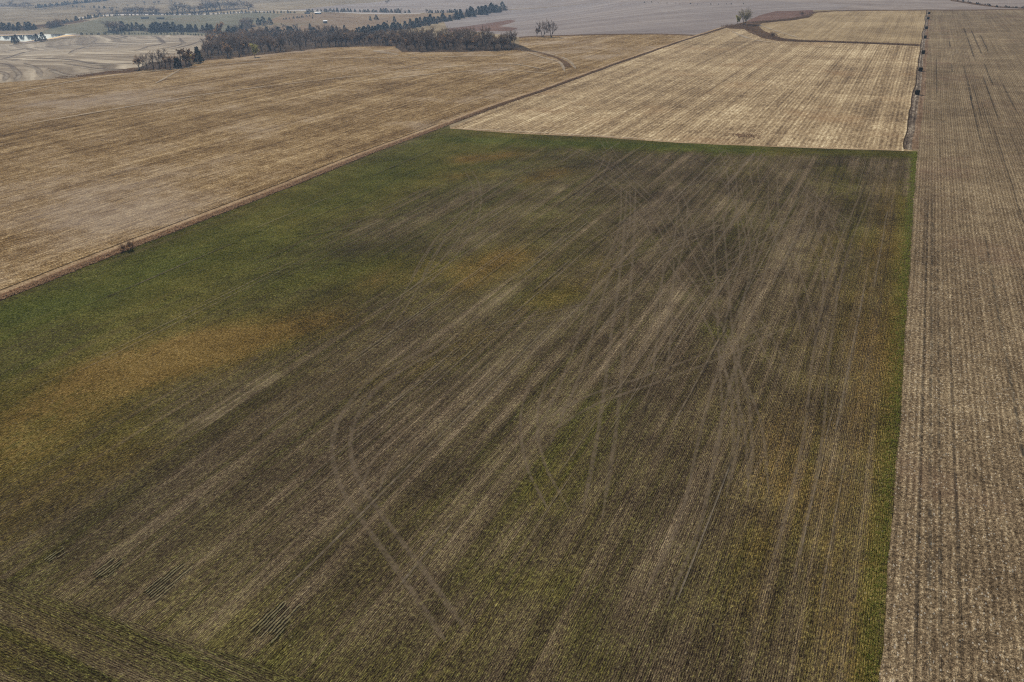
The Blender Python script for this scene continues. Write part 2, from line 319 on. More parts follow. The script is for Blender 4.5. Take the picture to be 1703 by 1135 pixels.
# triangulate the whole land once, so that neighbouring fields share their edges
from mathutils import noise as mn
def jit(x, y):
    d = hypot(x, y); k = .22+.0012*d
    f = 1/(2.5+.012*d)
    return (x+k*mn.noise(Vector((x*f, y*f, 1.3))), y+k*mn.noise(Vector((x*f, y*f, 7.7))))
pts, edges = [], []
def densify(poly):
    out = []
    for i in range(len(poly)):
        a, b = poly[i], poly[(i+1) % len(poly)]
        L = hypot(b[0]-a[0], b[1]-a[1]); md = max(20, hypot((a[0]+b[0])/2, (a[1]+b[1])/2))
        n = max(1, int(L/max(1.5, .012*md)))
        for k in range(n): out.append(jit(a[0]+(b[0]-a[0])*k/n, a[1]+(b[1]-a[1])*k/n))
    return out
RP = []
for nme, mat, poly in REG:
    dp = densify(poly); RP.append(np.array(dp)); s0 = len(pts)
    pts += dp; edges += [(s0+i, s0+(i+1) % len(dp)) for i in range(len(dp))]
r = 38.0; rad = []
while r < 1700: rad.append(r); r *= 1.016
for i, r in enumerate(rad):
    for k in range(300):
        a = radians(-17+ (k+.5*(i % 2))*.31)
        pts.append((-sin(a)*r, cos(a)*r))
for r in [1900*1.16**i for i in range(12)]:
    for k in range(120):
        a = radians(-40+k*1.3); pts.append((-sin(a)*r, cos(a)*r))
for r in [60, 150, 300, 500, 800, 1200, 2000, 4000, 7000, 9800]:
    for k in range(36):
        a = 2*pi*k/36
        da = (math.degrees(a)+180) % 360-180
        if -20 < da < 80 and r < 1800: continue
        pts.append((-sin(a)*r, cos(a)*r))
for q in ((-12000, -12000), (12000, -12000), (12000, 12000), (-12000, 12000)): pts.append(q)
vo, eo, fo, _, _, _ = delaunay_2d_cdt([Vector(p) for p in pts], edges, [], 0, 1e-3, False)
V = np.array([(v[0], v[1]) for v in vo]); Fa = [tuple(f) for f in fo if len(f) == 3]
Fa = np.array(Fa); cen = V[Fa].mean(axis=1)
def inside(P, poly):
    res = np.zeros(len(P), bool)
    bb0, bb1 = poly.min(0), poly.max(0)
    idx = np.where((P[:, 0] >= bb0[0]) & (P[:, 0] <= bb1[0]) & (P[:, 1] >= bb0[1]) & (P[:, 1] <= bb1[1]))[0]
    if not len(idx): return res
    x, y = P[idx, 0], P[idx, 1]; c = np.zeros(len(idx), bool); j = len(poly)-1
    for i in range(len(poly)):
        xi, yi = poly[i]; xj, yj = poly[j]
        if yi != yj:
            hit = ((yi > y) != (yj > y)) & (x < (xj-xi)*(y-yi)/(yj-yi)+xi); c ^= hit
        j = i
    res[idx] = c; return res
own = np.full(len(cen), -1)
for i, poly in enumerate(RP):
    m = inside(cen, poly) & (own < 0); own[m] = i
Z = H(V[:, 0], V[:, 1])

# where the wheat is thick, yellow, pale or dark: strokes along the ground (points, half-width m, strength)
def stroke(px, wdt, amt): return (np.array(pxs(*px)), wdt, amt)
GREEN = [stroke([(-80, 560), (60, 520), (220, 470), (400, 400)], 14, .50), stroke([(-60, 540), (40, 515), (120, 500)], 5, .35), stroke([(0, 640), (300, 520), (560, 440)], 16, .22),
    stroke([(420, 380), (620, 290), (760, 238)], 12, .34), stroke([(760, 232), (1000, 240), (1240, 250)], 7, .7), stroke([(1240, 250), (1500, 258)], 5, .5), stroke([(560, 330), (800, 262)], 16, .25),
    stroke([(900, 500), (940, 490)], 4, .45), stroke([(640, 460), (800, 440)], 9, .25), stroke([(910, 810), (960, 740), (1010, 670)], 5, .2), stroke([(880, 820), (1000, 700)], 12, .05), stroke([(1190, 545), (1200, 555)], 2.5, .35),
    stroke([(-50, 1130), (100, 1120)], 5, .14), stroke([(300, 1110), (700, 1120)], 4, .12), stroke([(800, 960), (960, 980), (1000, 1100)], 3, .16), stroke([(1000, 1120), (1260, 900)], 3, .16),
    stroke([(1500, 330), (1496, 500), (1478, 700), (1466, 850), (1450, 1000), (1442, 1180)], 1.4, .5), stroke([(0, 700), (200, 620), (420, 560)], 9, .3),
    stroke([(480, 470), (640, 440)], 5, .2), stroke([(-40, 800), (200, 720)], 8, .22), stroke([(1400, 280), (1440, 400)], 5, .22)]
OCHRE = [stroke([(-90, 780), (60, 690), (200, 625), (330, 580)], 10, .75), stroke([(330, 580), (480, 545), (560, 530)], 6, .55), stroke([(160, 620), (300, 585)], 5, .4), stroke([(780, 265), (860, 258)], 6, .6),
    stroke([(780, 480), (880, 430)], 5, .22), stroke([(880, 300), (930, 285)], 5, .55), stroke([(770, 295), (810, 290)], 5, .45), stroke([(880, 520), (1000, 440)], 5, .28), stroke([(640, 470), (820, 430)], 6, .35), stroke([(1480, 300), (1450, 520), (1425, 800), (1400, 1150)], 4.5, .36), stroke([(1400, 400), (1340, 800)], 7, .25),
    stroke([(-60, 900), (0, 880), (200, 780)], 10, .35), stroke([(-60, 1120), (60, 1050)], 4, .2), stroke([(1250, 1000), (1300, 700)], 6, .3), stroke([(600, 640), (800, 560)], 5, .3), stroke([(400, 720), (700, 520), (860, 420)], 6, .25)]
PALE = [stroke([(340, 700), (450, 628)], 1.2, .7), stroke([(590, 388), (632, 366)], 1.5, .8), stroke([(800, 468), (830, 455)], 2, .5), stroke([(640, 715), (690, 675)], 1.0, .5), stroke([(560, 880), (900, 560), (1010, 470)], 2.5, .35),
    stroke([(300, 712), (345, 692)], 2.0, .4), stroke([(920, 318), (935, 310)], 1.5, .8), stroke([(700, 900), (1000, 620), (1150, 480)], 3, .25), stroke([(1200, 330), (1320, 400), (1340, 600)], 7, .25), stroke([(1380, 1135), (1440, 600)], 4, .25), stroke([(560, 650), (720, 560), (860, 480)], 2, .3)]
DARK = [stroke([(560, 420), (680, 405)], 6, .6), stroke([(880, 262), (1040, 275)], 6, .5), stroke([(520, 490), (640, 460)], 4, .4), stroke([(380, 470), (700, 420)], 3, .3), stroke([(20, 440), (200, 500)], 2, .2),
    stroke([(100, 850), (560, 620)], 7, .35), stroke([(0, 900), (200, 880)], 8, .3), stroke([(760, 620), (1000, 500)], 6, .3), stroke([(1080, 330), (1180, 420)], 10, .25), stroke([(460, 930), (740, 760)], 6, .2), stroke([(0, 540), (120, 500), (200, 490)], 1.4, .5)]
def field_sum(P, strokes):
    out = np.zeros(len(P))
    for line, wd, amt in strokes:
        best = np.full(len(P), 1e9)
        for a, b in zip(line[:-1], line[1:]):
            ab = b-a; t = np.clip(((P-a)@ab)/max(1e-6, ab@ab), 0, 1)
            best = np.minimum(best, np.hypot(*(P-(a+t[:, None]*ab)).T))
        out += amt*np.exp(-(best/wd)**2)
    return out

for i in range(-1, len(REG)):
    nme, mat = ('ground', 'hills') if i < 0 else REG[i][:2]
    f = Fa[own == i]
    if not len(f): print('empty region', nme); continue
    used, inv = np.unique(f, return_inverse=True); inv = inv.reshape(f.shape)
    co = np.column_stack([V[used], Z[used]])
    a, b, c = co[inv[:, 0]], co[inv[:, 1]], co[inv[:, 2]]
    flip = np.cross(b-a, c-a)[:, 2] < 0; inv[flip] = inv[flip][:, ::-1]
    if mat == 'pond': co[:, 2] = co[:, 2].mean()-.05
    me = bpy.data.meshes.new(nme); me.from_pydata(co.tolist(), [], inv.tolist()); me.materials.append(MAT[mat])
    if mat.startswith('wheat'):
        P = V[used]; at_ = me.attributes.new('mask', 'FLOAT_COLOR', 'POINT')
        # thick on the left, thin in the middle
        base = .11+.42*np.clip((-P[:, 0]-60)/80, 0, 1)*np.clip((P[:, 1]-75)/40, .2, 1)
        if nme == 'wheat_far_headland': base = base+.25
        dat = np.column_stack([base+1.2*field_sum(P, GREEN)+.5*field_sum(P, OCHRE), .34-.08*np.clip((95-P[:, 1])/30, 0, 1)+.10*np.clip((P[:, 0]+50)/50, 0, 1)+1.35*field_sum(P, OCHRE)-.5*np.clip(field_sum(P, GREEN[:2]+GREEN[4:5]+GREEN[17:18])-.1, 0, 1), field_sum(P, PALE), field_sum(P, DARK)])
        at_.data.foreach_set('color', dat.astype(np.float32).ravel())
    o = bpy.data.objects.new(nme, me); C.objects.link(o); o['kind'] = 'structure'
    for p in me.polygons: p.use_smooth = True

# ---------------------------------------------------------------- ribbons pressed into the crop
def ribbon_mat(name, c, alpha, ns=.5, thr=(.35, .7), var=.3):
    t = NT(name); uvn = t.n('ShaderNodeUVMap'); u = t.sep(uvn.outputs[0])[0]
    e = t.m_('ABSOLUTE', t.m_('MULTIPLY_ADD', u, 2.0, -1.0)); e = t.m_('SUBTRACT', 1.0, t.step(e, .35, 1.0))
    x, y, z = t.sep(t.pos)
    nz = t.step(t.noise(t.pos, ns, 6, .75), *thr)
    n2 = t.noise(t.pos, 2.5, 4, .8); f = t.cl(t.add(.5, t.con(n2, 2.5)))
    t.put(t.b.inputs['Alpha'], t.mul(t.mul(e, nz), alpha))
    return t.col(t.mix(f, tuple(k*(1-var) for k in c), tuple(k*(1+var) for k in c)))
class MB:
    def __init__(s): s.v = []; s.f = []; s.uv = []; s.mi = []
    def quad(s, a, b, c, d, uv=((0, 0), (1, 0), (1, 1), (0, 1)), mi=0):
        n = len(s.v); s.v += [a, b, c, d]; s.f.append((n, n+1, n+2, n+3)); s.uv += list(uv); s.mi.append(mi)
    def tri(s, a, b, c, mi=0):
        n = len(s.v); s.v += [a, b, c]; s.f.append((n, n+1, n+2)); s.uv += [(0, 0), (1, 0), (.5, 1)]; s.mi.append(mi)
    def tube(s, a, b, ra, rb, n=5, mi=0):
        a, b = Vector(a), Vector(b); d = (b-a).normalized(); p = d.orthogonal().normalized(); q = d.cross(p)
        r0 = [a+(p*cos(2*pi*k/n)+q*sin(2*pi*k/n))*ra for k in range(n)]; r1 = [b+(p*cos(2*pi*k/n)+q*sin(2*pi*k/n))*rb for k in range(n)]
        for k in range(n): s.quad(r0[k], r0[(k+1) % n], r1[(k+1) % n], r1[k], mi=mi)
    def box(s, c, sz, rz=0, mi=0):
        cx, cy, cz = c; hx, hy, hz = (k/2 for k in sz); p = []
        for dz in (-hz, hz):
            for dx, dy in ((-hx, -hy), (hx, -hy), (hx, hy), (-hx, hy)):
                p.append(Vector((cx+dx*cos(rz)-dy*sin(rz), cy+dx*sin(rz)+dy*cos(rz), cz+dz)))
        for q in ((3, 2, 1, 0), (4, 5, 6, 7), (0, 1, 5, 4), (1, 2, 6, 5), (2, 3, 7, 6), (3, 0, 4, 7)): s.quad(*[p[i] for i in q], mi=mi)
    def mesh(s, name, *mats):
        me = bpy.data.meshes.new(name); me.from_pydata([tuple(v) for v in s.v], [], s.f)
        for m in mats: me.materials.append(m)
        l = me.uv_layers.new(name='UVMap')
        flat = []
        for f in s.f:
            for i in f: flat += s.uv[i]
        l.data.foreach_set('uv', flat)
        if len(mats) > 1: me.polygons.foreach_set('material_index', s.mi)
        return me
def link(name, me, parent=None, loc=None, **props):
    o = bpy.data.objects.new(name, me); C.objects.link(o)
    if parent: o.parent = parent
    if loc is not None: o.location = loc
    for k, v in props.items(): o[k] = v
    return o
def smooth_line(p, n=10):
    p = [Vector(q) for q in p]; q = [p[0]*2-p[1]]+p+[p[-1]*2-p[-2]]; out = []
    for i in range(1, len(q)-2):
        for k in range(n):
            t = k/n; a, b, c, d = q[i-1:i+3]
            out.append(.5*((2*b)+(c-a)*t+(2*a-5*b+4*c-d)*t*t+(3*b-a-3*c+d)*t**3))
    out.append(p[-1]); return out
ZR = [.012]
def ribbon(mb, pts_, width, offs=0.0, smooth=True, taper=True):
    L = smooth_line(pts_) if smooth else [Vector(p) for p in pts_]
    prev = None; n = len(L)
    for i, p in enumerate(L):
        d = (L[min(i+1, n-1)]-L[max(i-1, 0)]); 
        if d.length < 1e-6: continue
        d.normalize(); nn = Vector((-d.y, d.x)); c = p+nn*offs
        hw = width/2*(1+.25*mn.noise(Vector((p.x*.3, p.y*.3, offs))))
        if taper: hw *= min(1, .25+i*.25, .25+(n-1-i)*.25)
        z = Hs(c.x, c.y)+ZR[0]
        cur = (Vector((*(c-nn*hw), z)), Vector((*(c+nn*hw), z)))
        if prev: mb.quad(prev[0], prev[1], cur[1], cur[0], ((0, 0), (1, 0), (1, 1), (0, 1)))
        prev = cur
    ZR[0] += .0006
def W(*p): return pxs(*p)
track_m = ribbon_mat('wheel_track_soil', (.26, .20, .135), .48, .9, (.28, .70))
mb = MB()
for line, sep_, wd in [
    ([(760, 560), (640, 625), (588, 680), (568, 735), (580, 800), (625, 870), (680, 945), (725, 1010), (760, 1060)], 2.4, .95),
    ([(987, 279), (1059, 343), (1106, 414), (1154, 486), (1190, 545), (1225, 640), (1235, 740), (1225, 830)], 2.4, .7),
    ([(1098, 271), (1130, 331), (1154, 406), (1194, 478), (1257, 537), (1300, 620)], 2.4, .6),
    ([(930, 240), (1000, 268), (1080, 330), (1128, 400)], 2.4, .6),
    ([(1137, 331), (1130, 398), (1110, 470), (1090, 560), (1050, 640)], 2.4, .6),
    ([(1193, 331), (1198, 422), (1209, 597), (1215, 700), (1200, 800)], 2.4, .6),
    ([(1285, 295), (1289, 366), (1328, 478), (1345, 560)], 2.4, .6),
    ([(1352, 311), (1348, 378), (1376, 446), (1380, 520)], 2.4, .5),
    ([(1340, 300), (1290, 380), (1240, 520), (1190, 680)], 2.4, .7),
    ([(1310, 535), (1190, 590), (1080, 632), (980, 668), (900, 715)], 2.6, .8),
    ([(1050, 310), (1044, 420), (1028, 560), (1012, 700), (985, 860)], 2.4, .8),
    ([(1040, 300), (1038, 380), (1000, 470), (960, 600), (900, 740)], 2.4, .6),
    ([(1210, 600), (1180, 720), (1150, 860), (1090, 1000)], 2.4, .7),
    ([(1450, 300), (1400, 420), (1370, 560), (1350, 740), (1300, 960)], 2.4, .6),
    ([(1270, 330), (1230, 480), (1215, 590), (1250, 700), (1262, 820)], 2.4, .6),
    ([(1330, 290), (1370, 360), (1400, 430)], 2.4, .5),
    ([(700, 700), (640, 760), (610, 830)], 2.4, .5), ([(900, 620), (880, 690), (890, 770), (930, 850)], 2.4, .6)]:
    P = W(*line)
    ribbon(mb, P, wd, sep_/2); ribbon(mb, P, wd, -sep_/2)
    if wd > 2: ribbon(mb, P, wd*.5, sep_*1.1); ribbon(mb, P, wd*.5, -sep_*1.1)
RT = random.Random(21)
for k in range(24):
    x, y = RT.uniform(-88, -6), RT.uniform(95, 235); a = RT.gauss(0, .30)+(-.25 if x > -40 else .12); cv = RT.gauss(0, .0035); n = RT.randint(5, 11); P = []
    for j in range(n):
        if x > -3 or x < -120 or y > 272: break
        P.append((x, y)); x += sin(a)*11; y += cos(a)*11; a += cv*11
    if len(P) > 2:
        wd = RT.uniform(.3, .7); ribbon(mb, P, wd, 1.1); ribbon(mb, P, wd, -1.1)
link('wheel_tracks', mb.mesh('wheel_tracks', track_m), kind='structure')
# lines that follow the rows: pale drill skips and dark furrows
pale_m = ribbon_mat('pale_skip', (.26, .21, .15), .55, .8, (.3, .7)); dark_m = ribbon_mat('dark_skip', (.045, .036, .026), .6, .5, (.35, .7))
def along(px, py, L, wd, mbx, dx=0.0):
    x, y = at(px, py); n = max(3, int(L/8))
    ribbon(mbx, [(x+dx+.12*mn.noise(Vector((k*.5, x, 0))), y+L*k/n) for k in range(n+1)], wd)
pm, dm = MB(), MB()
gp = MB(); along(1124, 1003, 27, .26, gp); link('drill_gap', gp.mesh('drill_gap', ribbon_mat('drill_gap_soil', (.24, .20, .145), .7, .8, (.2, .6))), kind='structure'); along(1129, 1003, 27, .16, dm)
along(470, 985, 75, .45, pm); along(463, 985, 75, .35, dm); along(480, 985, 60, .2, dm)
along(660, 980, 12, .4, pm)
rnd = random.Random(3)
for k in range(120):
    x = rnd.uniform(-150, 4); y = rnd.uniform(60, 250); L = rnd.uniform(15, 90); L = min(L, 268-y)
    if L < 8: continue
    t_ = pm if rnd.random() < .5 else dm; wd = rnd.uniform(.15, .5)*(.6+y/200)
    ribbon(t_, [(x+rnd.uniform(-.08, .08), y+L*q/5) for q in range(6)], wd)
for (px, py, L, wd) in [(1440, 300, -50, .6), (1420, 360, -70, .7), (1380, 480, -40, .5), (1240, 700, -25, .5), (1000, 800, 20, .4), (1060, 700, 30, .5)]:
    along(px, py, L, wd, dm)
ribbon(dm, pxs((-40, 950), (150, 1011), (330, 1070), (520, 1133)), .3, smooth=False); ribbon(dm, pxs((-40, 952), (150, 1013), (330, 1072)), .3, .5, smooth=False)
link('pale_drill_skips', pm.mesh('pale_drill_skips', pale_m), kind='structure')
link('dark_furrows', dm.mesh('dark_furrows', dark_m), kind='structure')
# double-sown plots with broken dark gaps
gap_m = ribbon_mat('bare_gap', (.016, .013, .01), 1.0, 1.8, (.2, .36)); plot_m = ribbon_mat('pale_wheat_row', (.24, .215, .12), .65, 2.6, (.32, .56))
g, q_ = MB(), MB()
for (px, py, n, L) in [(75, 930, 4, 2.2), (150, 958, 6, 2.8), (232, 990, 7, 4.6), (412, 1054, 9, 4.0)]:
    x0, y0 = at(px, py)
    for k in range(n):
        x = x0+k*.36; L2 = L*rnd.uniform(.4, 1.2); y1 = y0+rnd.uniform(-.3, 1.1)
        pl = [(x+rnd.uniform(-.045, .045), y1+L2*j/7) for j in range(8)]
        ribbon(q_, [(a+.18, b) for a, b in pl], .22); ribbon(g, pl, .16)
link('pale_wheat_plots', q_.mesh('pale_wheat_plots', plot_m), kind='structure'); link('broken_wheat_gaps', g.mesh('broken_wheat_gaps', gap_m), kind='structure')
tl = ribbon_mat('terrace_soil', (.17, .135, .11), .75, .05, (.25, .6)); tp = ribbon_mat('pale_chaff', (.50, .42, .32), .6, .08, (.25, .65)); zk = ZR[0]; ZR[0] = .3
m1, m2 = MB(), MB()
for c_, wd in [([(0, 330), (150, 310), (420, 287), (600, 277), (830, 272)], 7), ([(0, 378), (110, 345), (200, 325), (420, 312)], 7), ([(0, 392), (200, 372), (430, 377), (560, 400), (700, 405), (850, 400)], 6), ([(430, 340), (520, 302), (700, 287), (880, 276), (980, 264)], 6),
    ([(0, 402), (60, 412), (120, 465), (100, 505)], 5), ([(150, 398), (230, 430), (262, 482)], 5), ([(400, 402), (600, 432), (800, 440)], 5), ([(900, 300), (1030, 276), (1000, 242), (950, 226)], 7), ([(1000, 310), (1150, 277), (1130, 240)], 7), ([(1080, 310), (1240, 270), (1290, 242)], 7),
    ([(0, 450), (40, 470), (30, 512)], 5), ([(700, 330), (850, 320), (930, 295)], 6), ([(300, 430), (420, 470), (600, 455)], 5), ([(60, 290), (200, 262), (400, 245), (650, 238)], 9), ([(700, 250), (790, 235), (760, 222)], 8)]:
    ribbon(m1, W(*[(a/3.784, b/3.784) for a, b in c_]), wd); ribbon(m2, W(*[(a/3.784, b/3.784+2) for a, b in c_]), wd*.8)
link('terrace_lines', m1.mesh('terrace_lines', tl), kind='structure')
for c_, wd in [([(868, 85), (905, 97), (930, 104), (940, 120)], 2.5), ([(958, 116), (945, 101), (920, 92), (880, 84)], 2.5), ([(620, 84), (640, 88), (662, 92)], 9), ([(300, 116), (280, 128), (258, 140)], 2.5), ([(0, 160), (200, 125), (480, 100), (700, 96), (860, 92)], 4), ([(0, 215), (400, 150), (800, 108), (920, 118)], 3), ([(560, 140), (800, 118), (930, 124)], 3),
    ([(1215, 52), (1250, 66), (1290, 72)], 4), ([(1262, 42), (1290, 52), (1330, 64)], 4), ([(760, 215), (900, 222), (1100, 234)], 2)]: ribbon(m2, W(*c_), wd)
link('pale_chaff_lines', m2.mesh('pale_chaff_lines', tp), kind='structure'); ZR[0] = zk
# weedy green lines
wm = ribbon_mat('weedy_line', (.125, .125, .03), .5, .5, (.35, .7)); mb = MB()
for line, wd in [([(300, 418), (380, 406), (500, 393), (620, 374)], 1.6), ([(410, 460), (470, 448), (545, 438), (600, 442)], 1.8), ([(200, 440), (330, 414)], 1.2)]: ribbon(mb, W(*line), wd)
link('weedy_lines', mb.mesh('weedy_lines', wm), kind='structure')
# dark wheel lines in the grey corn stubble
gm = ribbon_mat('wheel_rut', (.05, .042, .034), .7, .5, (.35, .65)); mb = MB(); 
for (px, py, L, wd) in [(1541, 1150, 180, .38), (1518, 1150, 170, .34), (1562, 1150, 130, .28), (1600, 1150, 90, .25)]:
    x, y = at(px, py); n = int(L/5)
    ribbon(mb, [(x+.15*mn.noise(Vector((j*.3, px, 2))), y+L*j/n) for j in range(n+1)], wd, smooth=False)
for k in range(18):
    x = rnd.uniform(9, 45); y = rnd.uniform(60, 700); L = rnd.uniform(30, 160)
    ribbon(mb, [(x+rnd.uniform(-.1, .1), y+L*j/6) for j in range(7)], rnd.uniform(.2, .5)*(.6+y/250))
link('wheel_ruts', mb.mesh('wheel_ruts', gm), kind='structure')

# ---------------------------------------------------------------- plants and trees
bark_m = simple('grey_bark', (.15, .125, .105), scale=3)
twig_m = leafy('bare_twigs', (.175, .13, .10), .5, .25)
twig2_m = leafy('russet_twigs', (.22, .145, .10), .45, .25)
oak_m = leafy('dry_leaves', (.30, .18, .085), .4, .6)
yel_m = leafy('yellow_green_leaves', (.52, .47, .17), .35, .6)
ced_m = simple('cedar_foliage', (.035, .052, .034), scale=.3, var=.5)
grass_green = leafy('grass_blades', (.21, .225, .05)); grass_dry = leafy('dry_grass_blades', (.32, .215, .135))
under_m = leafy('undergrowth_twigs', (.145, .11, .086), .5, .12)
brush_m = leafy('brush_twigs', (.17, .11, .07))

def bare_tree(h, spread, seed, dens=1.0, stems=1, leaf=0, leaf_size=.35, droop=0):
    """tapered limbs that fork into a haze of fine twigs; returns trunk and crown builders"""
    R = random.Random(seed); tr, cr = MB(), MB()
    def grow(p, d, L, r, lvl):
        q = p+d*L; (tr if lvl < 2 else cr).tube(p, q, r, r*.68, 5 if lvl < 2 else 3, mi=0)
        if lvl >= 4 or (lvl == 3 and R.random() < .4):
            for _ in range(int(4*dens)+1):
                dd = (d+Vector((R.gauss(0, .75), R.gauss(0, .75), R.gauss(.12, .55)))).normalized()
                a = p.lerp(q, R.random()); b = a+dd*R.uniform(.5, 1.3)*h/14; s = dd.orthogonal().normalized()*(.055*h/14)
                cr.tri(a-s, a+s, b, mi=0)
                if leaf and R.random() < leaf:
                    c = a.lerp(b, R.random()); e = Vector((R.gauss(0, 1), R.gauss(0, 1), R.gauss(0, 1))).normalized(); f = e.orthogonal().normalized()
                    z = leaf_size*R.uniform(.6, 1.3); cr.quad(c-e*z-f*z*.5, c+e*z-f*z*.5, c+e*z+f*z*.5, c-e*z+f*z*.5, mi=1)
            return
        nb = 3+(R.random() < .5)
        for k in range(nb):
            ang = R.uniform(.45, .95)*spread; az = 2*pi*(k+R.random()*.7)/nb
            if k == 0: ang = R.uniform(.05, .3)
            o1 = d.orthogonal().normalized(); o2 = d.cross(o1)
            dd = (d*cos(ang)+(o1*cos(az)+o2*sin(az))*sin(ang)+Vector((0, 0, .16-droop))).normalized()
            grow(p.lerp(q, 1 if k == 0 else R.uniform(.4 if lvl else .55, 1)), dd, L*(R.uniform(.78, .95) if k == 0 else R.uniform(.62, .85)), r*(.66 if k == 0 else R.uniform(.42, .58)), lvl+1)
    for k in range(stems):
        a = 2*pi*k/stems+R.random(); t = .0 if stems == 1 else .28
        grow(Vector((cos(a)*t, sin(a)*t, -.3)), Vector((cos(a)*t, sin(a)*t, 1)).normalized(), h*R.uniform(.20, .25), h*.026/sqrt(stems), 0)
    return tr, cr
TREES = {}
def proto(key, mats, **k):
    tr, cr = bare_tree(**k)
    TREES[key] = (tr.mesh('trunk', bark_m, bark_m), cr.mesh('crown', *mats))
proto('wood_a', (twig_m, oak_m), h=13, spread=.85, seed=1, dens=2.6)
proto('wood_b', (twig_m, oak_m), h=13, spread=.95, seed=2, dens=2.6)
proto('wood_c', (twig2_m, oak_m), h=13, spread=.8, seed=3, dens=2.6, leaf=.12)
proto('wood_d', (twig_m, oak_m), h=13, spread=.9, seed=9, dens=2.6, leaf=.05)
proto('cotton', (twig_m, yel_m), h=15, spread=.75, seed=12, dens=.8, stems=2)
proto('cotton2', (twig_m, yel_m), h=15, spread=.7, seed=15, dens=.8, stems=2)
proto('oak', (twig2_m, oak_m), h=12, spread=.9, seed=5, dens=1.3, leaf=.8, leaf_size=.5)
proto('yellow', (twig_m, yel_m), h=11, spread=.9, seed=6, dens=1.2, leaf=1, leaf_size=.6)
proto('lonely', (twig2_m, yel_m), h=12, spread=.9, seed=8, dens=1.2, stems=3, leaf=.25, leaf_size=.25)
proto('shrub', (twig2_m, oak_m), h=4, spread=1.1, seed=18, dens=1.6, stems=4)
tree_n = [0]
def tree(key, name, x, y, h, label, cat='tree', group=None, hbase=None, wide=1.0, sink=0.0):
    base = {'wood_a': 13, 'wood_b': 13, 'wood_c': 13, 'wood_d': 13, 'cotton': 15, 'cotton2': 15, 'oak': 12, 'yellow': 11, 'lonely': 12, 'shrub': 4}[key]
    r = bpy.data.objects.new(name, None); C.objects.link(r); r.location = (x, y, Hs(x, y)-sink); s = h/base
    r.scale = (s*wide, s*wide, s); r.rotation_euler = (0, 0, random.uniform(0, 6.28)); r.empty_display_size = .5
    r['label'] = label; r['category'] = cat
    if group: r['group'] = group
    for nme, me in zip(('trunk', 'crown'), TREES[key]):
        c = bpy.data.objects.new(nme, me); C.objects.link(c); c.parent = r
    tree_n[0] += 1
    return r
def real_h(px, py, hp):
    x, y = at(px, py); return x, y, hp/(ppm(x, y)*.99)

def cedar_mesh(seed, n=260, squat=1.0):
    R = random.Random(seed); m = MB(); m.tube((0, 0, -.3), (0, 0, 4.2), .14, .03, 5, mi=1)
    lob = [(R.uniform(0, 6.28), R.uniform(.15, .35)) for _ in range(5)]
    for _ in range(n):
        z = R.random()**1.25; az = R.uniform(0, 6.28)
        rr = (1-z)**.75*1.35*squat*(1+sum(a*cos(k+2*(az-p)) for k, (p, a) in enumerate(lob))*.45)*R.uniform(.55, 1.08)+.05
        c = Vector((cos(az)*rr, sin(az)*rr, .3+z*4.6)); d = Vector((cos(az), sin(az), R.uniform(.1, 1.2))).normalized(); s = d.orthogonal().normalized()
        s = (s*cos(az*3)+d.cross(s)*sin(az*3))*R.uniform(.14, .30); L = R.uniform(.35, .75)
        m.quad(c-s-d*L*.4, c+s-d*L*.4, c+s*.35+d*L*.6, c-s*.35+d*L*.6, mi=0)
    return m.mesh('cedar', ced_m, bark_m)
CED = [cedar_mesh(1), cedar_mesh(2, squat=1.25), cedar_mesh(3, squat=.85), cedar_mesh(4, squat=1.5)]
def cedar(x, y, h, label, group=None, name='cedar_tree', squat=None):
    o = bpy.data.objects.new(name, random.choice(CED)); C.objects.link(o); o.location = (x, y, Hs(x, y)-.1)
    s = h/5; ws = s*(squat or random.uniform(1.15, 2.0)); o.scale = (ws, ws, s); o.rotation_euler = (0, 0, random.uniform(0, 6.28))
    o['label'] = label; o['category'] = 'cedar tree'
    if group: o['group'] = group
    return o
def lerp_px(line, t):
    L = [hypot(b[0]-a[0], b[1]-a[1]) for a, b in zip(line, line[1:])]; s = t*sum(L)
    for (a, b), l in zip(zip(line, line[1:]), L):
        if s <= l or (a, b) == (line[-2], line[-1]): k = s/l; return (a[0]+(b[0]-a[0])*k, a[1]+(b[1]-a[1])*k)
        s -= l
def in_poly(p, poly):
    c = False; j = len(poly)-1
    for i in range(len(poly)):
        (xi, yi), (xj, yj) = poly[i], poly[j]
        if (yi > p[1]) != (yj > p[1]) and p[0] < (xj-xi)*(p[1]-yi)/(yj-yi)+xi: c = not c
        j = i
    return c
def fill(poly, n, mind, hrange, keys, name, label, group):
    poly = pxs(*poly); xs = [p[0] for p in poly]; ys = [p[1] for p in poly]; got = []; tries = 0
    while len(got) < n and tries < n*120:
        tries += 1; p = (random.uniform(min(xs), max(xs)), random.uniform(min(ys), max(ys)))
        if not in_poly(p, poly) or any(hypot(p[0]-q[0], p[1]-q[1]) < mind for q in got): continue
        got.append(p); tree(random.choice(keys), name, p[0], p[1], random.uniform(*hrange), label, group=group, wide=random.uniform(1.25, 1.75))
    return got
WK = ['wood_a', 'wood_b', 'wood_c', 'wood_d', 'wood_a', 'wood_b']
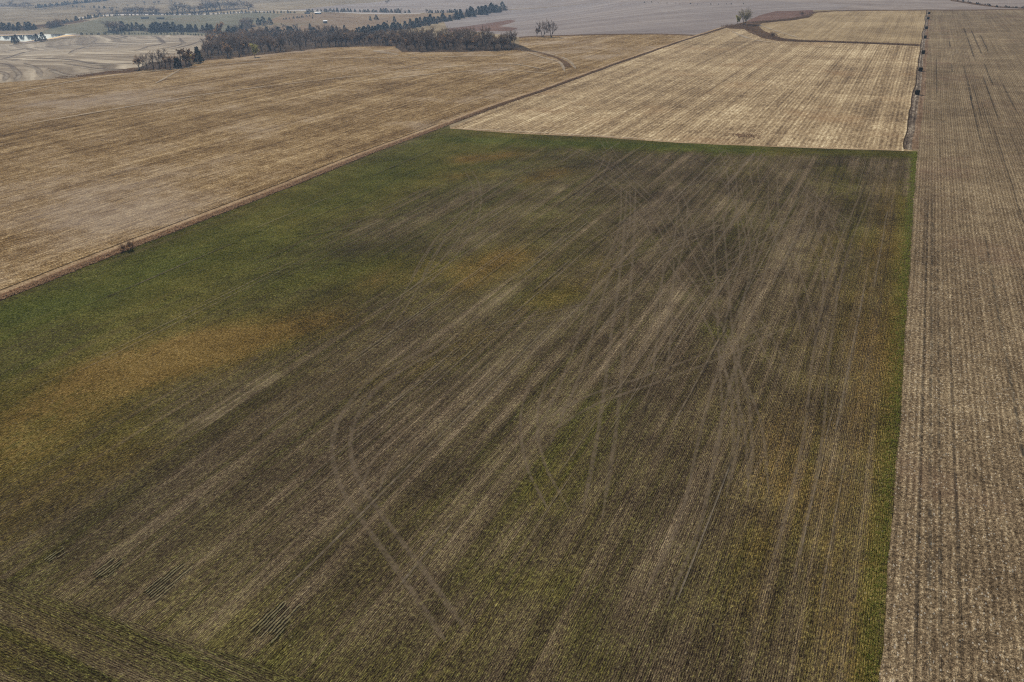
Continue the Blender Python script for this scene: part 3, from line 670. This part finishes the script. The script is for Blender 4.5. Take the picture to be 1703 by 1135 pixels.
# --- woods along the creek
fill([(335, 101), (400, 95), (470, 87), (545, 79), (600, 76), (570, 62), (480, 62), (410, 64), (350, 72), (338, 84)], 105, 4.2, (11, 17), WK, 'bare_tree',
     'leafless tree in the dense dark creek wood behind the left stubble field', 'trees of the creek wood')
fill([(668, 86), (760, 85), (835, 83), (862, 80), (855, 74), (760, 69), (690, 67), (610, 70), (580, 74), (655, 76)], 92, 4.2, (9.5, 15.5), WK, 'bare_tree',
     'leafless tree in the block of wood at the middle of the field edge', 'trees of the middle wood block')
for (px, py, hp) in [(232, 116, 26), (245, 115, 25), (256, 115, 30), (266, 114, 30), (276, 113, 31), (284, 114, 27), (293, 113, 26), (302, 112, 24), (238, 112, 22), (270, 110, 26), (315, 106, 26)]:
    x, y, h = real_h(px, py, hp)
    tree(random.choice(['wood_c', 'wood_a', 'wood_d']), 'bare_tree', x, y, h, 'thin bare tree of the short clump at the left tip of the creek wood', group='bare trees at the left tip of the wood', wide=1.0)
x, y, h = real_h(310, 110, 33); tree('oak', 'oak_tree', x, y, h, 'rusty brown round tree at the left end of the creek wood', wide=1.15)
x, y, h = real_h(317, 108, 16); tree('yellow', 'small_tree', x, y, h, 'small pale yellow leaved tree below the rusty brown tree', wide=1.1)
x, y, h = real_h(296, 113, 14); cedar(x, y, h, 'dark round evergreen at the foot of the left clump of bare trees', squat=1.6)
x, y, h = real_h(331, 104, 22); cedar(x, y, h, 'tall dark cedar between the left clump and the creek wood', squat=1.3)
x, y, h = real_h(424, 95, 21); tree('yellow', 'small_tree', x, y, h, 'bright yellow green tree in front of the dark creek wood', wide=1.2)
x, y, h = real_h(369, 62, 28); tree('oak', 'oak_tree', x, y, h, 'orange leaved tree rising behind the creek wood', wide=.9)
x, y, h = real_h(808, 82, 44); tree('cotton', 'bare_tree', x, y, h, 'tallest bare tree standing over the middle block of wood', wide=.9)
for (px, py, hp, lab) in [(838, 82, 28, 'dark spreading bare tree at the right end of the middle wood'), (822, 84, 24, 'low bare tree in front of the right end of the middle wood'), (855, 76, 22, 'pale bare tree, rightmost of the middle wood')]:
    x, y, h = real_h(px, py, hp); tree('wood_b', 'bare_tree', x, y, h, lab, wide=1.15)
x, y, h = real_h(525, 78, 21); tree('wood_b', 'bare_tree', x, y, h, 'round bare tree at the front edge of the creek wood beside the second round one', wide=1.4)
x, y, h = real_h(548, 78, 22); tree('wood_d', 'bare_tree', x, y, h, 'round grey bare tree closest to the gap between the two woods', wide=1.35)
# --- field trees
x, y, h = real_h(903, 62, 31); tree('cotton', 'bare_tree', x, y, h, 'left bare cottonwood of the pair beyond the stubble field', wide=1.05)
x, y, h = real_h(917, 62, 35); tree('cotton2', 'bare_tree', x, y, h, 'right and taller bare cottonwood of the pair beyond the stubble field', wide=.9)
x, y, h = real_h(893, 61, 20); tree('wood_c', 'bare_tree', x, y, h, 'small bare tree left of the cottonwood pair', wide=1.0)
x, y, h = real_h(1238, 41, 26); tree('lonely', 'cottonwood_tree', x, y, h, 'lone cottonwood with few greenish leaves at the head of the ditch', wide=1.2)
x, y, h = real_h(1226, 40, 13); tree('yellow', 'shrub', x, y, h, 'small yellow leaved shrub left of the lone cottonwood', 'shrub', wide=1.1)
x, y, h = real_h(1285, 62, 11); tree('shrub', 'shrub', x, y, h, 'rounded bare shrub in the bend of the ditch', 'shrub', wide=1.2)
x, y, h = real_h(1334, 26, 8); tree('shrub', 'shrub', x, y, h, 'grey bare shrub at the far end of the russet grass', 'shrub', wide=1.3)
x, y = at(224, 416); tree('shrub', 'shrub', x-1.5, y+.5, 3.0, 'dark bare bush growing on the fence row between stubble and wheat', 'bush', wide=.8)
x, y = at(222, 417); tree('shrub', 'shrub', x-2.4, y-.6, 2.1, 'low bare bush clinging to the left side of the fence row bush', 'bush', wide=.9)
# --- cedars
def cedar_row(line, n, hp, jx, label, group, dy=0, name='cedar_tree', cat='cedar tree'):
    for k in range(n):
        px, py = lerp_px(line, (k+random.uniform(.2, .8))/n); py += random.uniform(-dy, dy)
        x, y = at(px, py); j = random.uniform(-jx, jx); h = random.uniform(*hp)/ppm(x, y)
        cedar(x+j, y+j, h, label, group, name)['category'] = cat
cedar_row([(174, 28), (225, 26), (290, 25), (343, 25), (396, 22.5), (449, 22), (494, 22)], 54, (2.6, 4.2), 1, 'small dark cedar in the long hedge line behind the green pasture', 'cedars of the long left hedge line')
cedar_row([(506, 20.5), (540, 20), (576, 20), (600, 20), (640, 20.5), (682, 22)], 30, (3.5, 6), 1, 'dark cedar in the middle hedge line above the dry pasture', 'cedars of the middle hedge line')
cedar_row([(714, 22), (740, 21.5), (764, 21)], 11, (3.5, 5.5), 1, 'dark cedar in the short hedge line at the top right of the pasture', 'cedars of the short hedge line')
cedar_row([(606, 58), (644, 52), (694, 45), (738, 35), (782, 26), (840, 17)], 54, (7, 13), 3, 'dark cedar in the diagonal belt climbing from the wood to the far fields', 'cedars of the diagonal belt', 2)
cedar_row([(560, 58), (600, 59), (640, 56)], 12, (8, 12), 4, 'dark cedar where the creek wood meets the diagonal belt', 'cedars at the foot of the diagonal belt', 2)
cedar_row([(246, 52), (290, 52), (330, 53), (372, 57)], 26, (8, 13), 3, 'dark cedar of the thick row behind the contour farmed field', 'cedars behind the contour field', 1.5)
cedar_row([(200, 51), (225, 50), (245, 49)], 7, (7, 12), 3, 'dark cedar in the loose bunch above the contour farmed field', 'loose cedars above the contour field', 1.5)
cedar_row([(132, 58), (180, 57.5), (250, 57), (300, 58), (345, 60)], 40, (1.8, 3.4), 1, 'tiny dark evergreen shrub on the fence line along the back of the contour field', 'tiny shrubs on the contour field fence line', name='shrub', cat='shrub')
cedar_row([(80, 44), (110, 38), (140, 32), (172, 28)], 16, (3, 6), 3, 'dark shrub along the shore grass left of the green pasture', 'shrubs on the shore grass', name='shrub', cat='shrub')
cedar_row([(0, 50), (20, 50), (55, 49)], 12, (6, 10), 4, 'dark cedar in the thicket above the pond', 'cedars above the pond', 1)
cedar_row([(370, 58), (430, 60), (500, 60), (560, 62)], 26, (8, 13), 4, 'dark cedar standing along the back of the creek wood', 'cedars behind the creek wood', 2)
for px, py, hp, lab in [(28, 71, 10, 'dark cedar on the left of the pond shore'), (22, 70, 7, 'smaller cedar beside the leftmost pond cedar'), (62, 68, 9, 'dark cedar at the right of the pond shore'), (72, 68, 11, 'largest round cedar on the pond shore'),
    (616, 34, 6, 'left cedar of the two standing close in the dry pasture'), (626, 33, 7, 'right cedar of the two standing close in the dry pasture'), (656, 36, 7.5, 'lone cedar right of the close pair in the dry pasture'), (644, 37, 3, 'tiny cedar left of the lone pasture cedar'),
    (516, 48, 7.5, 'pointed cedar in the middle of the dry pasture slope'), (552, 51, 7, 'first of three cedars in front of the dry pasture'), (560, 51, 7, 'second of three cedars in front of the dry pasture'), (573, 51, 8, 'third and slimmest of three cedars in front of the dry pasture'),
    (430, 41, 9, 'left cedar of the cluster above the creek wood'), (438, 41, 11, 'middle and tallest cedar of the cluster above the creek wood'), (449, 40, 9, 'right cedar of the cluster above the creek wood'), (520, 31, 3, 'small cedar by the pasture fence')]:
    x, y, h = real_h(px, py, hp); cedar(x, y, h, lab, squat=1.35)
cedar_row([(470, 33), (500, 30), (522, 26)], 10, (2, 3.2), 1, 'tiny dark shrub on the fence line climbing to the small shed', 'tiny shrubs on the shed fence line', name='shrub', cat='shrub')
cedar_row([(455, 52), (480, 50), (505, 49)], 6, (3, 5), 2, 'small cedar in the line left of the pointed pasture cedar', 'small cedars on the pasture slope')
# --- far bare trees
def bare_row(line, n, hp, label, group, dy=1, keys=WK):
    for k in range(n):
        px, py = lerp_px(line, (k+random.uniform(.1, .9))/n); py += random.uniform(-dy, dy)
        x, y = at(px, py); tree(random.choice(keys), 'bare_tree', x, y, random.uniform(*hp)/ppm(x, y), label, group=group, wide=random.uniform(1.6, 2.4))
bare_row([(292, 22), (330, 21), (370, 18), (415, 14)], 17, (12, 20), 'hazy bare tree in the far row at the top left', 'bare trees of the far top row', 2)
bare_row([(205, 22), (235, 22), (262, 23)], 9, (8, 12), 'hazy bare tree in the low far thicket above the hedge line', 'bare trees of the low far thicket')
bare_row([(150, 23), (195, 22), (270, 23), (290, 24)], 7, (5, 12), 'thin hazy bare tree standing loose above the hedge line', 'loose bare trees above the hedge line')
bare_row([(82, 46), (92, 45), (102, 43)], 5, (10, 13), 'dark bare tree in the bunch on the shore grass', 'bare trees on the shore grass')
bare_row([(180, 52), (192, 52), (200, 52)], 4, (14, 18), 'tall grey bare tree standing above the back of the contour field', 'bare trees above the contour field')
bare_row([(380, 56), (400, 50), (420, 44), (400, 40)], 10, (9, 15), 'grey bare tree in the thicket above the creek wood', 'bare trees of the thicket above the wood', 3)
bare_row([(0, 10), (20, 11), (50, 11)], 8, (5, 9), 'far hazy tree in the belt at the top left corner', 'far trees at the top left corner')
cedar_row([(60, 14), (100, 9), (140, 5), (180, 1)], 34, (2.5, 5), 4, 'far dark shrub of the slanting hedge at the top left', 'far shrubs of the slanting hedge', name='shrub', cat='shrub')
bare_row([(200, 12), (290, 4)], 6, (4, 7), 'tiny hazy tree in the far slanting line above the bare row', 'tiny hazy trees of the far slanting line')
cedar_row([(120, 12), (205, 15), (262, 20)], 22, (1.6, 3), 3, 'tiny far shrub on the dark line between the top left pastures', 'tiny shrubs on the far pasture line', name='shrub', cat='shrub')
cedar_row([(1590, 1), (1625, 7), (1660, 12), (1703, 14)], 26, (1.2, 2.6), 2, 'tiny dark shrub in the far ditch at the top right', 'tiny shrubs in the far top right ditch', name='shrub', cat='shrub')
cedar_row([(1065, 4), (1160, 8), (1240, 7)], 14, (1, 2), 2, 'tiny dark shrub on the far grey field line', 'tiny shrubs on the far grey field line', name='shrub', cat='shrub')
bare_row([(640, 8), (645, 6), (648, 4)], 3, (3, 5), 'far tree in the small clump at the top of the fields', 'far trees in the small top clump')
bare_row([(455, 50), (480, 48), (500, 47)], 5, (7, 11), 'pale thin tree on the pasture slope above the wood', 'thin trees on the pasture slope')
bare_row([(690, 23), (645, 22), (752, 20)], 3, (7, 9), 'bare tree standing among the cedars of the middle hedge', 'bare trees among the hedge cedars')
bare_row([(735, 36), (775, 27), (820, 19), (845, 16)], 9, (7, 11), 'bare tree mixed among the cedars of the diagonal belt', 'bare trees of the diagonal belt')

# ---------------------------------------------------------------- round bales
def hay_mat():
    t = NT('weathered_hay', .95, .05); tc = t.n('ShaderNodeTexCoord').outputs['Object']
    n = t.noise(tc, 7, 6, .75); f = t.cl(t.add(.45, t.con(n, 2.5)))
    t.bump(n, .8, .08)
    return t.col(t.ramp(f, [(0, (.018, .015, .010)), (.5, (.045, .037, .022)), (1, (.13, .105, .06))]))
hay_m = hay_mat(); wrap_m = simple('bale_net_wrap', (.05, .055, .04), scale=9, var=.3)
def bale_meshes():
    R = .9; W_ = 1.5; n = 36; rings = 9; b = MB()
    def pt(a, t):
        y = (t-.5)*W_; edge = abs(t-.5)*2; rr = R*(1-.07*max(0, (edge-.75)/.25)**2)
        rr *= 1+.02*mn.noise(Vector((cos(a)*2, sin(a)*2, t*5)))
        z = sin(a)*rr+R-.05
        return Vector((cos(a)*rr*1.03, y, max(z, -.03)))
    for i in range(n):
        a0, a1 = 2*pi*i/n, 2*pi*(i+1)/n
        for k in range(rings):
            b.quad(pt(a0, k/rings), pt(a1, k/rings), pt(a1, (k+1)/rings), pt(a0, (k+1)/rings))
    e = MB()
    for s in (0, 1):
        for i in range(n):
            a0, a1 = 2*pi*i/n, 2*pi*(i+1)/n; prev = None
            for j in range(7):
                q = 1-j/6*.97; dep = .05*(1-q)+(.018 if j % 2 else 0); yy = (s-.5)*(W_-2*dep)
                p0, p1 = pt(a0, s), pt(a1, s)
                c0 = Vector((p0.x*q, yy, (p0.z-R+.05)*q+R-.05)); c1 = Vector((p1.x*q, yy, (p1.z-R+.05)*q+R-.05))
                if prev: e.quad(prev[0], prev[1], c1, c0)
                prev = (c0, c1)
    st = MB()
    for k in range(5):
        y = -W_*.38+k*W_*.19
        for i in range(n):
            a0, a1 = 2*pi*i/n, 2*pi*(i+1)/n
            if sin(a0) < -.9: continue
            t0 = y/W_+.5; t1 = t0+.02; f_ = lambda p: Vector((p.x*1.012, p.y, (p.z-R)*1.012+R))
            st.quad(f_(pt(a0, t0)), f_(pt(a1, t0)), f_(pt(a1, t1)), f_(pt(a0, t1)))
    return b.mesh('bale_body', hay_m), e.mesh('bale_end', hay_m), st.mesh('net_wrap', wrap_m)
bm_ = bale_meshes()
for k, (px, py, lab) in enumerate([(1525, 157.5, 'nearest dark round hay bale on the trampled strip between the stubble fields'), (1530.5, 118.8, 'second nearest dark round bale on the trampled strip'), (1535, 89.6, 'third nearest dark round bale, just this side of the ditch line'),
        (1538.5, 64.2, 'fourth nearest dark round bale, just beyond the ditch line'), (1540.5, 48.5, 'fifth dark round bale along the strip, below the last two'), (1543.5, 32.5, 'second farthest dark round bale on the strip'), (1545, 23.8, 'farthest dark round bale close to the field end')]):
    x, y = at(px, py); r_ = bpy.data.objects.new('hay_bale', None); C.objects.link(r_); r_.location = (x, y, Hs(x, y)); r_.rotation_euler = (0, 0, random.uniform(-.15, .15)+1.4); r_.scale = (1.12,)*3
    r_['label'] = lab; r_['category'] = 'hay bale'; r_['group'] = 'round bales in a row on the strip'
    for nme, me in zip(('bale_body', 'bale_end', 'net_wrap'), bm_): link(nme, me, r_)

# ---------------------------------------------------------------- far farm buildings
white_m = simple('white_metal_roof', (.72, .74, .76), .5, .08, .5); wall_m = simple('weathered_boards', (.16, .12, .09), scale=1); dkw = simple('dark_shed_metal', (.06, .065, .07), .95, .2, .6, .05)
def shed(px, py, L, Wd, hh, rz, label, roofm, wallm, open_front=False, cat='shed', name='farm_shed'):
    x, y = at(px, py); r_ = bpy.data.objects.new(name, None); C.objects.link(r_); r_.location = (x, y, Hs(x, y)); r_.rotation_euler = (0, 0, rz); r_['label'] = label; r_['category'] = cat
    m = MB()
    for (cx, cy, sx, sy) in ((0, Wd/2-.1, L, .2), (-L/2+.1, 0, .2, Wd-.42), (L/2-.1, 0, .2, Wd-.42)): m.box((cx, cy, hh/2-.1), (sx, sy, hh+.2))
    if not open_front: m.box((0, -Wd/2+.1, hh/2-.1), (L, .2, hh+.2))
    link('wall', m.mesh('wall', wallm), r_)
    if open_front:
        for k in range(4): p = MB(); p.box((-L/2+.2+k*(L-.4)/3, -Wd/2+.15, hh/2), (.2, .2, hh)); link('post', p.mesh('post', wallm), r_)
    else:
        d = MB(); d.box((L*.2, -Wd/2-.03, hh*.38), (min(3, L*.3), .06, hh*.76)); link('door', d.mesh('door', roofm), r_)
    m = MB(); e = .4; rh = Wd*.18
    a = [Vector((sx*(L/2+e), sy*(Wd/2+e), hh-.02)) for sx in (-1, 1) for sy in (-1, 1)]; t0, t1 = Vector((-L/2-e, 0, hh+rh)), Vector((L/2+e, 0, hh+rh)); up = Vector((0, 0, .12))
    m.quad(a[0], a[2], t1, t0); m.quad(a[3], a[1], t0, t1); m.quad(a[0]+up, a[2]+up, t1+up, t0+up); m.quad(a[3]+up, a[1]+up, t0+up, t1+up)
    for s in ((a[0], a[2]), (a[3], a[1]), (a[0], t0), (t0, a[1]), (a[2], t1), (t1, a[3])): m.quad(s[0], s[1], s[1]+up, s[0]+up)
    link('roof', m.mesh('roof', roofm), r_)
shed(541, 38.5, 6.2, 5, 2.8, YAW+.3, 'tiny pasture shed with a white roof and open dark front', white_m, wall_m, True)
shed(529, 23.2, 11, 5, 2.2, YAW+.1, 'low pale metal shed among the middle hedge cedars', white_m, dkw)
shed(511, 23, 9, 4, 1.6, YAW, 'low grey shed left of the pale metal one in the hedge', dkw, dkw)
shed(241, 31, 13, 5, 1.6, YAW+.2, 'left long low dark shed in the green pasture', dkw, wall_m)
shed(267, 31.5, 13, 5, 1.6, YAW+.2, 'right long low dark shed in the green pasture', dkw, wall_m)

# ---------------------------------------------------------------- uncountable growth
def tufts(name, label, cat, mat, spots, h=(.25, .5), w=.05, blades=5, lean=.5):
    m = MB(); R = random.Random(11)
    for (x, y, s) in spots:
        z = Hs(x, y)
        for _ in range(blades):
            a = R.uniform(0, 6.28); hh = R.uniform(*h)*s; bx, by = x+R.gauss(0, .12)*s, y+R.gauss(0, .12)*s
            dx, dy = cos(a)*w*s, sin(a)*w*s; l = R.uniform(.1, 1)*lean*hh; b = R.uniform(0, 6.28)
            m.tri(Vector((bx-dx, by-dy, z-.02)), Vector((bx+dx, by+dy, z-.02)), Vector((bx+cos(b)*l, by+sin(b)*l, z+hh)))
    return link(name, m.mesh(name, mat), kind='stuff', label=label, category=cat)
R = random.Random(5)
def on_line(line, t):
    return lerp_px(line, t)
sp = []
for k in range(3400):
    t = R.random()**1.3; y = 50+t*236; x = np.interp(y, [q[1] for q in RB[1:]], [q[0] for q in RB[1:]])
    sp.append((x-.1-abs(R.gauss(0, .9)), y, .8+y/400))
tufts('wheat_tufts', 'thick green wheat growing along the right edge of the wheat field', 'grass', grass_green, sp, h=(.08, .19), w=.045)
sp = []
for k in range(6000):
    t = R.random(); y = 70+t*240; x = np.interp(y, [q[1] for q in LB[1:]], [q[0] for q in LB[1:]])
    sp.append((x-.2-R.random()*3.0, y, 1.1+.3*R.random()))
tufts('dry_grass_tufts', 'reddish dry grass standing along the left fence row', 'grass', grass_dry, sp, h=(.15, .42), w=.05)
sp = []
dl = [(1212, 44), (1238, 43), (1250, 50), (1268, 58), (1290, 64.5), (1330, 68.7), (1380, 70), (1440, 72), (1500, 74.5), (1528, 76)]
for k in range(3500):
    t = R.random()**1.4; p = lerp_px(dl, t); x, y = at(*p); s = 3.2 if t < .25 else 1.2
    sp.append((x+R.gauss(0, s), y+R.gauss(0, s*1.6), 1.6))
dl2 = [(1250, 38), (1290, 35), (1320, 32), (1345, 27), (1354, 20)]
for k in range(1200):
    x, y = at(*lerp_px(dl2, R.random())); sp.append((x+R.gauss(0, 2), y+R.gauss(0, 3), 1.8))
tufts('ditch_brush', 'dark brown weeds filling the ditch between the stubble fields', 'weeds', brush_m, sp, h=(.25, .6), w=.06)
sp = []
for k in range(2600):
    x, y = at(*lerp_px([LB and (760, 203), (909, 150), (1026, 107), (1115, 76), (1173, 57), (1214, 44)], R.random())); sp.append((x-1+R.gauss(0, .8), y+R.gauss(0, 1), 1.3))
tufts('boundary_weeds', 'brown weeds along the boundary line running up to the lone cottonwood', 'weeds', brush_m, sp, h=(.2, .5), w=.05)
sp = []
for line, n in (([(340, 101), (400, 95.5), (470, 88), (545, 79.5), (655, 77.5)], 2500), ([(668, 87), (760, 86), (855, 84), (890, 87)], 2000), ([(226, 117), (262, 116), (312, 112)], 900), ([(90, 131), (150, 125), (215, 118)], 900)):
    for k in range(n):
        x, y = at(*lerp_px(line, R.random())); j = abs(R.gauss(0, 8)); sp.append((x-j*.4, y+j*.6, R.uniform(.3, 1.5)))
tufts('wood_edge_brush', 'dark low brush under the edge of the creek woods', 'brush', brush_m, sp, h=(.15, .6), w=.06)
sp = []
for poly, n in (([(335, 101), (400, 95), (470, 87), (545, 79), (600, 77), (640, 76), (610, 66), (570, 60), (480, 60), (410, 62), (350, 72), (338, 84)], 7000), ([(668, 86), (760, 85), (835, 83), (866, 80), (855, 74), (760, 68), (690, 66), (610, 70), (600, 75), (655, 77)], 5500), ([(228, 116), (262, 115), (318, 109), (312, 103), (250, 109)], 900)):
    poly = pxs(*poly); xs = [p[0] for p in poly]; ys = [p[1] for p in poly]; k = 0
    while k < n:
        p = (R.uniform(min(xs), max(xs)), R.uniform(min(ys), max(ys)))
        if in_poly(p, poly): sp.append((*p, R.uniform(.8, 2.8))); k += 1
tufts('wood_undergrowth', 'dense grey brown undergrowth filling the creek woods between the trees', 'undergrowth', under_m, sp, h=(.35, 1.0), w=.035, blades=7, lean=.5)
sp = []
for line, n, w_ in (([(246, 52), (290, 52), (330, 53), (372, 57)], 1300, 8), ([(185, 52), (245, 50)], 500, 8), ([(606, 58), (644, 52), (694, 45), (738, 35), (782, 26), (840, 17)], 2200, 6), ([(292, 22), (330, 21), (370, 18), (415, 14)], 1300, 16), ([(205, 22), (262, 23)], 700, 14), ([(0, 50), (55, 49)], 600, 10), ([(80, 46), (102, 43)], 300, 8),
        ([(370, 58), (430, 60), (500, 60), (560, 62)], 1200, 8), ([(0, 10), (50, 11)], 700, 20), ([(60, 14), (100, 9), (140, 5), (180, 1)], 900, 8), ([(380, 56), (400, 50), (420, 44)], 500, 10), ([(150, 23), (290, 24)], 500, 8)):
    for k in range(n):
        x, y = at(*lerp_px(line, R.random())); sp.append((x+R.gauss(0, w_*.5), y+R.gauss(0, w_*.6), R.uniform(1.5, 4.5)))
tufts('hedge_brush', 'low dark brush under the far hedges and tree rows of the valley', 'brush', under_m, sp, h=(.4, 1.1), w=.05, blades=6)
# heap of torn stalks near the end of the stubble field
sp = []
x0, y0 = at(1240, 226)
for k in range(110): sp.append((x0+R.gauss(0, 2.8), y0+R.gauss(0, 3.0), 1.1))
tufts('stalk_heap', 'reddish brown litter of torn stalks near the end of the pale stubble field', 'stalks', grass_dry, sp, h=(.15, .5), w=.12, lean=2)

# ---------------------------------------------------------------- haze
t = bpy.data.materials.new('haze'); t.use_nodes = True; nn = t.node_tree; nn.nodes.clear()
ov = nn.nodes.new('ShaderNodeOutputMaterial'); pv = nn.nodes.new('ShaderNodeVolumePrincipled')
pv.inputs['Color'].default_value = (.50, .70, 1, 1); pv.inputs['Density'].default_value = HAZE; pv.inputs['Anisotropy'].default_value = .35
nn.links.new(pv.outputs[0], ov.inputs['Volume'])
zmin = float(Z.min())-1; zmax = max(float(Z.max()), CAM_H)+4
m = MB(); m.box((0, 0, (zmin+zmax)/2), (24200, 24200, zmax-zmin))
link('haze', m.mesh('haze', t), kind='stuff')
print('trees', tree_n[0], 'ground verts', len(V), 'zrange', zmin, zmax)
